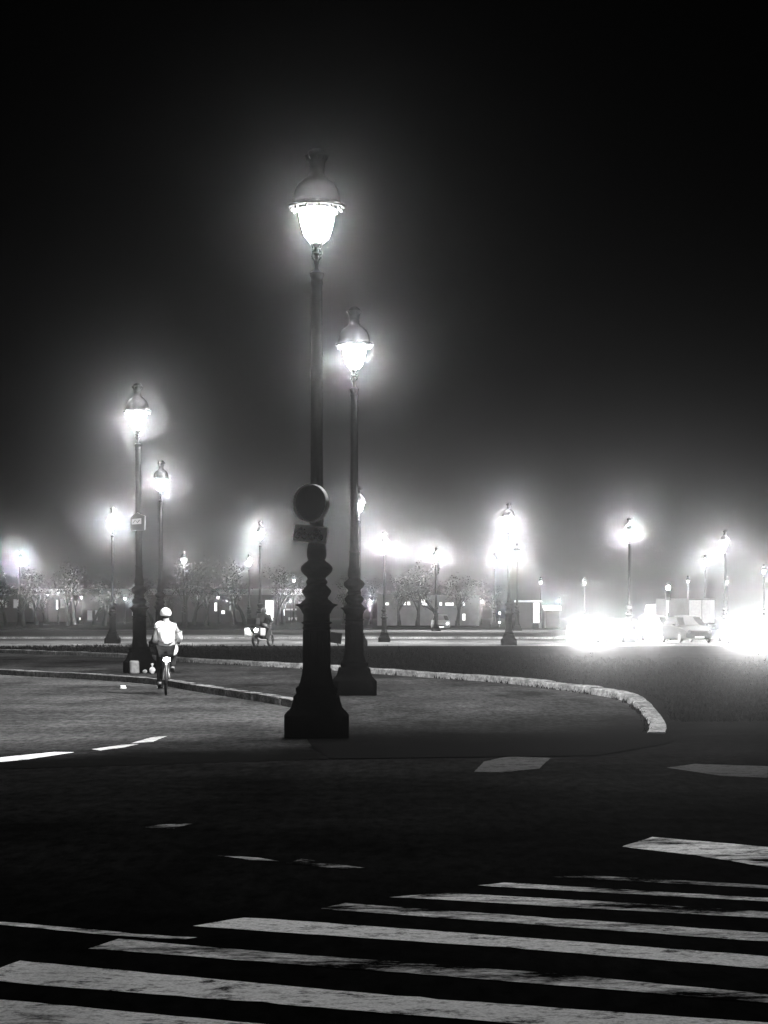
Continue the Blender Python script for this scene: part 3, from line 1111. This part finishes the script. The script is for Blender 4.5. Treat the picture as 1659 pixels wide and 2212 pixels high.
V = [Vector(p) for p in [(0, .28, 1.02), (0, .42, 1.2), (0, .56, 1.36), (0, .67, 1.45), (-.19, .6, 1.4), (-.36, .72, 1.2), (-.34, .88, 1.12), (.19, .6, 1.4), (.36, .72, 1.2), (.34, .88, 1.12)]]
skinned(V, [(0, 1), (1, 2), (2, 3), (2, 4), (4, 5), (5, 6), (2, 7), (7, 8), (8, 9)],
        [(.19, .15), (.19, .15), (.2, .15), .08, .085, .065, .05, .085, .065, .05], 'jacket', M['trouser'], RD)
b = MB()
b.ball((0, .81, 1.60), .125, .145, .135, 18, 12)
hm = b.build('helmet', M['dark'], RD)
b = MB()
b.ball((0, .86, 1.61), .105, .11, .05, 16, 8)
b.build('visor', M['glass'], hm)
RD.scale = (1.08, 1.08, 1.08)


# ------------------------------------------------------------------ cars and the box truck
def make_car(paintmat, lit):
    t = thing('parked_car', '', 'car')
    # stations along y (nose at y=0): half width, underside, belt height
    st = [(0.0, .62, .34, .52), (.06, .74, .26, .66), (.25, .82, .22, .74), (.8, .86, .2, .84), (1.2, .87, .2, .92), (2.2, .88, .2, .95), (3.2, .88, .2, .97), (3.7, .86, .22, .98), (4.05, .80, .28, .95), (4.15, .72, .36, .85)]
    b = MB()
    vs, fs = [], []
    for y, w, z0, z1 in st:
        vs += [(-w * .92, y, z0), (-w, y, z0 + .12), (-w, y, (z0 + z1) / 2 + .08), (-w * .93, y, z1 - .03), (-w * .8, y, z1), (0, y, z1 + .02),
               (w * .8, y, z1), (w * .93, y, z1 - .03), (w, y, (z0 + z1) / 2 + .08), (w, y, z0 + .12), (w * .92, y, z0)]
    k = 11
    for i in range(len(st) - 1):
        for j in range(k):
            a, c = i * k + j, i * k + (j + 1) % k
            fs.append((a, c, c + k, a + k))
    fs.append(tuple(range(k)))
    fs.append(tuple(range((len(st) - 1) * k + k - 1, (len(st) - 1) * k - 1, -1)))
    b.add(vs, fs)
    # cabin
    cab = [(1.05, .78, .93, .93), (1.75, .66, .93, 1.40), (2.3, .64, .93, 1.46), (3.2, .63, .93, 1.43), (3.95, .70, .93, .97)]
    vs, fs = [], []
    for y, w, z0, z1 in cab:
        wb = .8
        vs += [(-wb, y, z0), (-w, y, z1), (0, y, z1 + .03), (w, y, z1), (wb, y, z0)]
    for i in range(4):
        for j in range(4):
            a = i * 5 + j
            fs.append((a, a + 1, a + 6, a + 5))
    b.add(vs, fs)
    b.build('body', paintmat, t)
    w = MB()
    def lerp(p, q, u):
        return tuple(p[i] + (q[i] - p[i]) * u for i in range(3))
    A_, B_, C_, D_ = (-.76, 1.09, .955), (.76, 1.09, .955), (.62, 1.71, 1.375), (-.62, 1.71, 1.375)
    up = Vector((0, -.012, .008))
    w.add([Vector(v) + up for v in (A_, B_, C_, D_)] + [Vector(v) + up * .3 for v in (A_, B_, C_, D_)], [(0, 1, 2, 3), (4, 5, 6, 7)])
    w.build('windscreen', M['glass'], t, shade=False, weld=False)
    for sx in (-1, 1):
        w = MB()
        q = [(sx * .795, 1.4, .97), (sx * .80, 3.5, .99), (sx * .655, 3.1, 1.38), (sx * .67, 1.85, 1.38)]
        o = Vector((sx * .014, 0, .004))
        w.add([Vector(v) + o for v in q] + [Vector(v) + o * .3 for v in q], [(0, 1, 2, 3), (4, 5, 6, 7)])
        w.build('side_window', M['glass'], t, shade=False, weld=False)
        w = MB()
        w.ball((sx * .95, 1.35, 1.0), .09, .06, .065, 12, 8)
        w.build('mirror', paintmat, t)
        w = MB()
        w.disc((sx * .58, .045, .62), (0, -1, 0), .1, .035, 20)
        w.build('headlight', M['head' if lit else 'dark'], t)
        if lit:
            li = bpy.data.lights.new('beam', 'SPOT')
            li.energy = HEAD
            li.spot_size = R(110)
            li.spot_blend = 1.0
            li.shadow_soft_size = 0.06
            li.cycles.use_multiple_importance_sampling = False
            lo = bpy.data.objects.new('beam', li)
            COL.objects.link(lo)
            lo.parent = t
            lo.location = (sx * .58, -.06, .62)
            lo.rotation_euler = (R(90 - 3), 0, R(180))
        for yy in (.75, 3.35):
            w = MB()
            w.ring((sx * .8, yy, .31), (1, 0, 0), .235, .075, 28, 10)
            o = w.build('wheel', M['rubber'], t)
            w = MB()
            w.disc((sx * .8 - .07, yy, .31), (1, 0, 0), .18, .14, 20)
            w.build('rim', M['chrome'], o)
    w = MB()
    w.box(-.4, .4, -.02, .03, .4, .53)
    for i in range(4):
        w.box(-.4, .4, -.032, -.02, .415 + i * .03, .427 + i * .03)
    w.build('grille', M['black'], t)
    w = MB()
    w.box(-.26, .26, -.03, -.012, .27, .37)
    w.build('number_plate', M['white'], t)
    return t


car = make_car(M['silver'], True)
def place(o, x, Y, rz, label, name='oncoming_car'):
    o.name = name
    o.location = (side(x, Y), Y, 0.004)
    o.rotation_euler = (0, 0, rz)
    o['label'] = label
    return o
place(car, 1283, 106, R(4), 'oncoming car lost in the left of the big headlight glares')
c2 = place(dup(car), 1422, 118, R(0), 'oncoming car behind the middle, smallest headlight glare')
c3 = place(dup(car), 1612, 106, R(-3), 'oncoming car in the big glare beside the right post')
c4 = place(dup(car), 1670, 113, R(-3), 'oncoming car half out of view at the right edge, headlights lit')
c5 = place(dup(car), 953, 192, R(0), 'far car with one pale light under the pavilion lights')
cd = make_car(M['black'], False)
place(cd, 1511, 109, R(12), 'dark low car without headlights in front of the box truck', 'dark_car')
for o in (car, c2, c3, c4, c5):
    o['group'] = 'cars driving towards the viewer'
for g in child(c5, 'headlight') + child(c2, 'headlight'):
    g.material_slots[0].link = 'OBJECT'
    g.material_slots[0].material = M['head_soft'] if g.parent == c5 else M['head']
for g in child(c5, 'body') + child(c5, 'mirror'):
    g.material_slots[0].link = 'OBJECT'
    g.material_slots[0].material = M['dark']
for o, k in ((c5, 0.004), (c2, 0.9)):
    d = None
    for g in child(o, 'beam'):
        d = d or g.data.copy()
        d.energy = HEAD * k
        g.data = d

YT = 138.0
t = thing('box_truck', 'pale box truck waiting behind the dark low car', 'truck', (side(1516, YT), YT, 0.0), R(24))
b = MB()
b.box(-1.05, 1.05, 0, 4.2, .85, 2.62)
b.build('cargo_box', M['render'], t, bevel=.03)
b = MB()
for sx in (-1, 1):
    b.box(sx * .52 - .48, sx * .52 + .48, -.035, -.003, .95, 2.5)
b.build('rear_door', M['grey'], t, bevel=.01)
b = MB()
b.box(-.95, .95, .1, 6.0, .55, .8)
b.build('chassis', M['dark'], t)
b = MB()
b.prism([(4.35, .5), (6.0, .5), (6.0, 1.2), (5.7, 2.2), (4.35, 2.25)], -.98, .98, 'YZ')
b.build('cab', M['grey'], t, bevel=.05)
for sx in (-1, 1):
    for yy in (.9, 5.2):
        w = MB()
        w.ring((sx * .88, yy, .42), (1, 0, 0), .3, .11, 26, 10)
        o = w.build('wheel', M['rubber'], t)
        w = MB()
        w.disc((sx * .88 - .1, yy, .42), (1, 0, 0), .22, .2, 18)
        w.build('rim', M['grey'], o)
    w = MB()
    w.box(sx * .9 - .09, sx * .9 + .09, -.05, -.004, .62, .78)
    w.build('tail_light', M['dark'], t)


# ------------------------------------------------------------------ traffic lights
def make_signal():
    t = thing('traffic_light', '', 'traffic light')
    b = MB()
    b.lathe([(.1, 0), (.1, .25), (.075, .3), (.06, .34), (.055, 3.3), (.03, 3.34)], 14)
    b.build('post', M['dark'], t)
    b = MB()
    b.box(-.14, .14, -.26, -.06, 2.35, 3.25)
    for i in range(3):
        b.tube([(0, -.26, 3.1 - i * .29 + .06), (0, -.40, 3.1 - i * .29 + .1)], [.13, .13], 14, caps=False)
    b.build('signal_head', M['black'], t, bevel=.02)
    b = MB()
    b.box(-.07, .07, -.2, -.05, 1.2, 1.62)
    b.build('repeater_head', M['black'], t, bevel=.01)
    b = MB()
    b.disc((0, -.262, 3.06), (0, -1, 0), .125, .015, 20)
    b.build('lens', M['signal'], t)
    b = MB()
    b.disc((0, -.203, 1.31), (0, -1, 0), .07, .012, 16)
    b.build('repeater_lens', M['signal'], t)
    return t


GS = 'traffic lights across the square'
sg = make_signal()
def put_signal(o, x, Y, lab, s=1.0):
    o.location = (side(x, Y), Y, 0)
    o['label'] = lab
    o['group'] = GS
    o.scale = (s, s, s)
put_signal(sg, 1442, 116, 'traffic light with a large round lit lens left of the box truck')
put_signal(dup(sg), 1430, 190, 'farther traffic light just left of the one beside the truck', .84)
put_signal(dup(sg), 1079, 210, 'distant traffic light left of the post on the far lawn edge', .53)

# ------------------------------------------------------------------ pavilion, kiosk, lit panel
YP = 235.0
pxm = F / YP
t = thing('pavilion', 'long low dark pavilion with a row of small lit windows beyond the square', 'building', (side(925, YP), YP, 0.2))
W = 110 / pxm
b = MB()
b.box(-W, W, 0, 6, 0, 3.4)
b.build('wall', M['render'], t)
b = MB()
b.box(-W - .2, W + .2, -.25, 6.2, 3.403, 3.5)
b.build('roof', M['render'], t)
for x, w, y0, y1 in [(836, 7, 1302, 1307), (874, 5, 1300, 1307), (883, 6, 1300, 1307), (917, 13, 1295, 1308), (952, 5, 1301, 1308), (971, 18, 1302, 1308), (1001, 6, 1300, 1308), (1002, 6, 1326, 1340)]:
    b = MB()
    X = (x - 925) / pxm
    zt, zb_ = CH + (HY - y0) / pxm - .2, CH + (HY - y1) / pxm - .2
    b.box(X - w / pxm / 2 - .05, X + w / pxm / 2 + .05, -.06, -.003, zb_ - .05, zt + .05)
    f = b.build('window', M['dark'], t)
    b = MB()
    b.box(X - w / pxm / 2, X + w / pxm / 2, -.075, -.062, zb_, zt)
    b.build('pane', M['panel'], f)

YK = 190.0
pxm = F / YK
t = thing('kiosk', 'flat roofed kiosk with one tall glowing panel, right of the lawn edge post', 'kiosk', (side(1143, YK), YK, 0.12))
hK = CH + (HY - 1297) / pxm - .12
b = MB()
b.box(-1.25, 1.2, -.3, 2.2, hK - .16, hK)
b.build('roof', M['grey'], t, bevel=.03)
b = MB()
b.box(-1.15, .32, 0, 2.0, 0, hK - .163)
b.build('wall', M['wall'], t)
b = MB()
b.box(.36, .98, -.06, .12, .55, hK - .2)
o = b.build('light_box', M['dark'], t)
b = MB()
b.box(.4, .94, -.075, -.063, .6, hK - .24)
b.build('panel', M['panel'], o)
b = MB()
b.tube([(1.1, 0, 0), (1.1, 0, hK - .163)], .05, 8)
b.tube([(1.1, 1.9, 0), (1.1, 1.9, hK - .163)], .05, 8)
b.build('roof_post', M['dark'], t)
t = thing('news_stand', 'small stand with a pale glowing awning, right of the kiosk', 'stall', (side(1193, 200), 200, 0.2))
pxm = F / 200
hA = CH + (HY - 1309) / pxm - .2
b = MB()
b.box(-.65, .65, .05, 1.4, 0, hA - .3)
b.build('counter', M['wall'], t)
b = MB()
b.prism([(-.35, hA - .42), (-.35, hA - .38), (1.5, hA + .04), (1.5, hA)], -.85, .85, 'YZ')
b.build('awning', M['white'], t)
b = MB()
b.box(-.85, .85, -.39, -.36, hA - .42, hA - .02)
b.build('sign_board', M['panel'], t)

YB = 180.0
pxm = F / YB
t = thing('advertising_panel', 'white backlit advertising panel glowing above the motorcyclist', 'advertising panel', (side(582, YB), YB, 0.12))
b = MB()
b.tube([(0, 0, 0), (0, 0, .8)], .12, 10)
b.box(-.42, .42, -.1, .1, .78, CH + (HY - 1295) / pxm - .12)
b.build('casing', M['dark'], t, bevel=.02)
b = MB()
b.box(-.35, .35, -.115, -.103, .86, CH + (HY - 1297) / pxm - .12)
b.build('panel', M['panel'], t)


YL = 330.0
pxm = F / YL
t = thing('long_building', 'long dark building with pale scattered lit windows behind the left trees', 'building', (side(320, YL), YL, 0.2))
b = MB()
W = 350 / pxm
b.box(-W, W, 0, 8, 0, 4.4)
b.build('wall', M['wall'], t)
b = MB()
b.prism([(-.5, 4.403), (8.5, 4.403), (6.5, 5.4), (1.5, 5.4)], -W - .3, W + .3, 'YZ')
b.build('roof', M['dark'], t)
for x, w, y0, y1 in [(4, 8, 1296, 1312), (13, 4, 1299, 1312), (35, 11, 1295, 1313), (66, 4, 1302, 1313), (97, 3, 1288, 1312), (124, 5, 1296, 1316), (135, 8, 1294, 1313), (162, 6, 1298, 1312),
                     (174, 5, 1334, 1339), (194, 10, 1319, 1342), (208, 4, 1318, 1348), (290, 8, 1312, 1330), (428, 6, 1286, 1300), (466, 5, 1302, 1320), (482, 7, 1319, 1326), (490, 5, 1296, 1301),
                     (497, 3, 1300, 1318), (518, 4, 1282, 1290), (612, 5, 1316, 1330), (629, 22, 1315, 1318), (632, 18, 1334, 1340), (648, 6, 1300, 1308)]:
    b = MB()
    X = (x - 320) / pxm
    zt, zb_ = CH + (HY - y0) / pxm - .2, max(.3, CH + (HY - y1) / pxm - .2)
    b.box(X - w / pxm / 2 - .06, X + w / pxm / 2 + .06, -.06, -.003, zb_ - .06, zt + .06)
    f = b.build('window', M['dark'], t)
    b = MB()
    b.box(X - w / pxm / 2, X + w / pxm / 2, -.075, -.062, zb_, zt)
    b.build('pane', M['panel'] if w in (5, 7) else M['window'], f)


# ------------------------------------------------------------------ trees beyond the far road
def tree_meshes(seed):
    r = random.Random(seed)
    tr, cr = MB(), MB()
    tips = []
    def limb(p, d, L, rad, lev):
        pts, rads = [p], [rad]
        q = p.copy()
        dd = d.copy()
        n = 4 if lev else 6
        for i in range(n):
            dd = (dd + Vector((r.gauss(0, .10), r.gauss(0, .10), r.gauss(0, .05) + (.02 if lev else 0)))).normalized()
            q = q + dd * L / n
            pts.append(q.copy())
            rads.append(rad * (1 - .55 * (i + 1) / n))
        tr.tube(pts, rads, 8 if lev < 2 else 5, caps=False)
        if lev >= 3:
            tips.append((q, L))
            return
        for k in range((5, 4, 3)[lev]):
            u = 1.0 if k == 0 else r.uniform(.45, 1)
            i = min(n, max(1, round(u * n)))
            a = r.uniform(0, 2 * PI)
            sp = r.uniform(.45, .95)
            nd = (dd + Vector((math.cos(a) * sp, math.sin(a) * sp, .25))).normalized()
            limb(pts[i], nd, L * r.uniform(.45, .7), rads[i] * .62, lev + 1)
            if lev >= 1:
                tips.append((pts[i], L * .5))
    limb(Vector((0, 0, -.05)), Vector((0, 0, 1)), 4.2, .30, 0)
    tr.lathe([(.42, -.05), (.36, .15), (.31, .5), (.295, .8)], 10, caps=False)
    for p, L in tips:
        if r.random() < .25:
            continue
        for _ in range(r.randint(5, 14)):
            c = p + Vector((r.gauss(0, .38), r.gauss(0, .38), r.gauss(0, .32)))
            a, b_ = Vector((r.gauss(0, 1), r.gauss(0, 1), r.gauss(0, 1))).normalized(), Vector((r.gauss(0, 1), r.gauss(0, 1), r.gauss(0, 1)))
            b_ = (b_ - a * b_.dot(a)).normalized()
            s = r.uniform(.06, .13)
            cr.add([c + a * s, c + b_ * s * .7, c - a * s, c - b_ * s * .7], [(0, 1, 2, 3)])
    return tr.mesh('trunk', M['bark']), cr.mesh('crown', M['leaf'], shade=False, weld=False)


kinds = [tree_meshes(s) for s in (21, 35, 48)]
TREES = [(-22, 222), (12, 238), (50, 212), (78, 246), (98, 252), (148, 230), (164, 258), (203, 240), (226, 226), (306, 246), (330, 232), (372, 256), (401, 230), (420, 247),
         (446, 226), (506, 244), (528, 262), (600, 238), (612, 258), (700, 246), (742, 262), (800, 252), (850, 262), (862, 228), (902, 224), (948, 230), (988, 226), (872, 276), (905, 268), (985, 270), (1018, 282), (1064, 272)]
WHERE = ['cut by the left edge of the view', 'second from the left edge of the view', 'with the thickest dark trunk at the far left', 'just right of the thickest dark trunk',
         'left of the twin low lamps', 'right of the twin low lamps', 'just left of the lone low lamp', 'right of the lone low lamp', 'left of the hazy lamp base',
         'right beside the square sign lamp', 'behind the slim lamp over the cyclist', 'left under the small far lamp', 'right under the small far lamp',
         'second right of the cyclist, near the small far lamp', 'halfway between cyclist and motorcyclist', 'right of the low lamp near the motorcyclist', 'behind the motorcyclist on the left',
         'right of the glowing panel', 'beside the low lamp at the largest post', 'hidden behind the largest lamp', 'between the two big lamps', 'right of the second nearest lamp',
         'at the left end of the pavilion', 'in front of the first pavilion light', 'in front of the second pavilion light', 'in front of the middle pavilion lights', 'in front of the last pavilion lights', 'behind the first pavilion lights', 'behind the middle of the pavilion', 'behind the right half of the pavilion', 'at the right end of the pavilion',
         'left of the post on the lawn edge']
for i, ((x, Y), wh) in enumerate(zip(TREES, WHERE)):
    k = kinds[i % 3]
    t = thing('plane_tree', 'hazy sparse tree ' + wh, 'tree', (side(x, Y), Y, .19), rnd.uniform(0, 6.3), 'trees beyond the square')
    s = rnd.uniform(.7, .92) * (1.0 if x < 650 else .92)
    t.scale = (s, s, s * rnd.uniform(.9, 1.05))
    for nm, me in zip(('trunk', 'crown'), k):
        o = bpy.data.objects.new(nm, me)
        COL.objects.link(o)
        o.parent = t

# ------------------------------------------------------------------ the air
b = MB()
b.box(-425, 425, -35, 645, -1.0, 8.6)
hz = b.build('haze', [], shade=False)
m = bpy.data.materials.new('night_haze')
m.use_nodes = True
nt = m.node_tree
nt.nodes.clear()
# narrow forward lobe added to imitate lens bloom round lamps, wider lobe for mist
vols = []
for dens, aniso in ((AIR_D, AIR_G), (AIR_D2, AIR_G2)):
    v = nt.nodes.new('ShaderNodeVolumePrincipled')
    v.inputs['Color'].default_value = (0.95, 0.95, 0.95, 1)
    v.inputs['Density'].default_value = dens
    v.inputs['Anisotropy'].default_value = aniso
    vols.append(v)
ad = nt.nodes.new('ShaderNodeAddShader')
o = nt.nodes.new('ShaderNodeOutputMaterial')
nt.links.new(vols[0].outputs[0], ad.inputs[0])
nt.links.new(vols[1].outputs[0], ad.inputs[1])
nt.links.new(ad.outputs[0], o.inputs['Volume'])
m.cycles.volume_sampling = 'EQUIANGULAR'
hz.data.materials.append(m)
setting(hz, 'stuff')

# ------------------------------------------------------------------ night sky, camera, render settings
w = bpy.data.worlds.new('World')
sc.world = w
w.use_nodes = True
nt = w.node_tree
sky = nt.nodes.new('ShaderNodeTexSky')
sky.sky_type = 'NISHITA'
sky.sun_disc = False
sky.sun_elevation = R(-15)
sky.sun_rotation = R(60)
bw = nt.nodes.new('ShaderNodeRGBToBW')
nt.links.new(sky.outputs[0], bw.inputs[0])
bg = nt.nodes['Background']
nt.links.new(bw.outputs[0], bg.inputs['Color'])
bg.inputs['Strength'].default_value = 0.05

cam = bpy.data.cameras.new('camera')
cam.sensor_fit = 'VERTICAL'
cam.sensor_height = 36.0
cam.sensor_width = 27.0
cam.lens = F / 2212.0 * 36.0
cam.shift_y = (HY - 1106.0) / 2212.0
cam.clip_start = 0.1
cam.clip_end = 2000
co = bpy.data.objects.new('camera', cam)
COL.objects.link(co)
co.location = (0, 0, CH)
co.rotation_euler = (R(90), 0, 0)
sc.camera = co

sc.render.engine = 'CYCLES'
cy = sc.cycles
cy.max_bounces = 4
cy.diffuse_bounces = 2
cy.glossy_bounces = 2
cy.volume_bounces = 0
cy.transparent_max_bounces = 4
cy.caustics_reflective = False
cy.caustics_refractive = False
cy.sample_clamp_direct = 0.0
cy.sample_clamp_indirect = 2.0
cy.use_light_tree = True
cy.use_denoising = True
cy.denoiser = 'OPENIMAGEDENOISE'
cy.use_adaptive_sampling = False
vs_ = sc.view_settings
sc.display_settings.display_device = 'sRGB'
vs_.view_transform = 'Standard'
vs_.look = 'None'
vs_.exposure = 0.0
vs_.gamma = 1.0
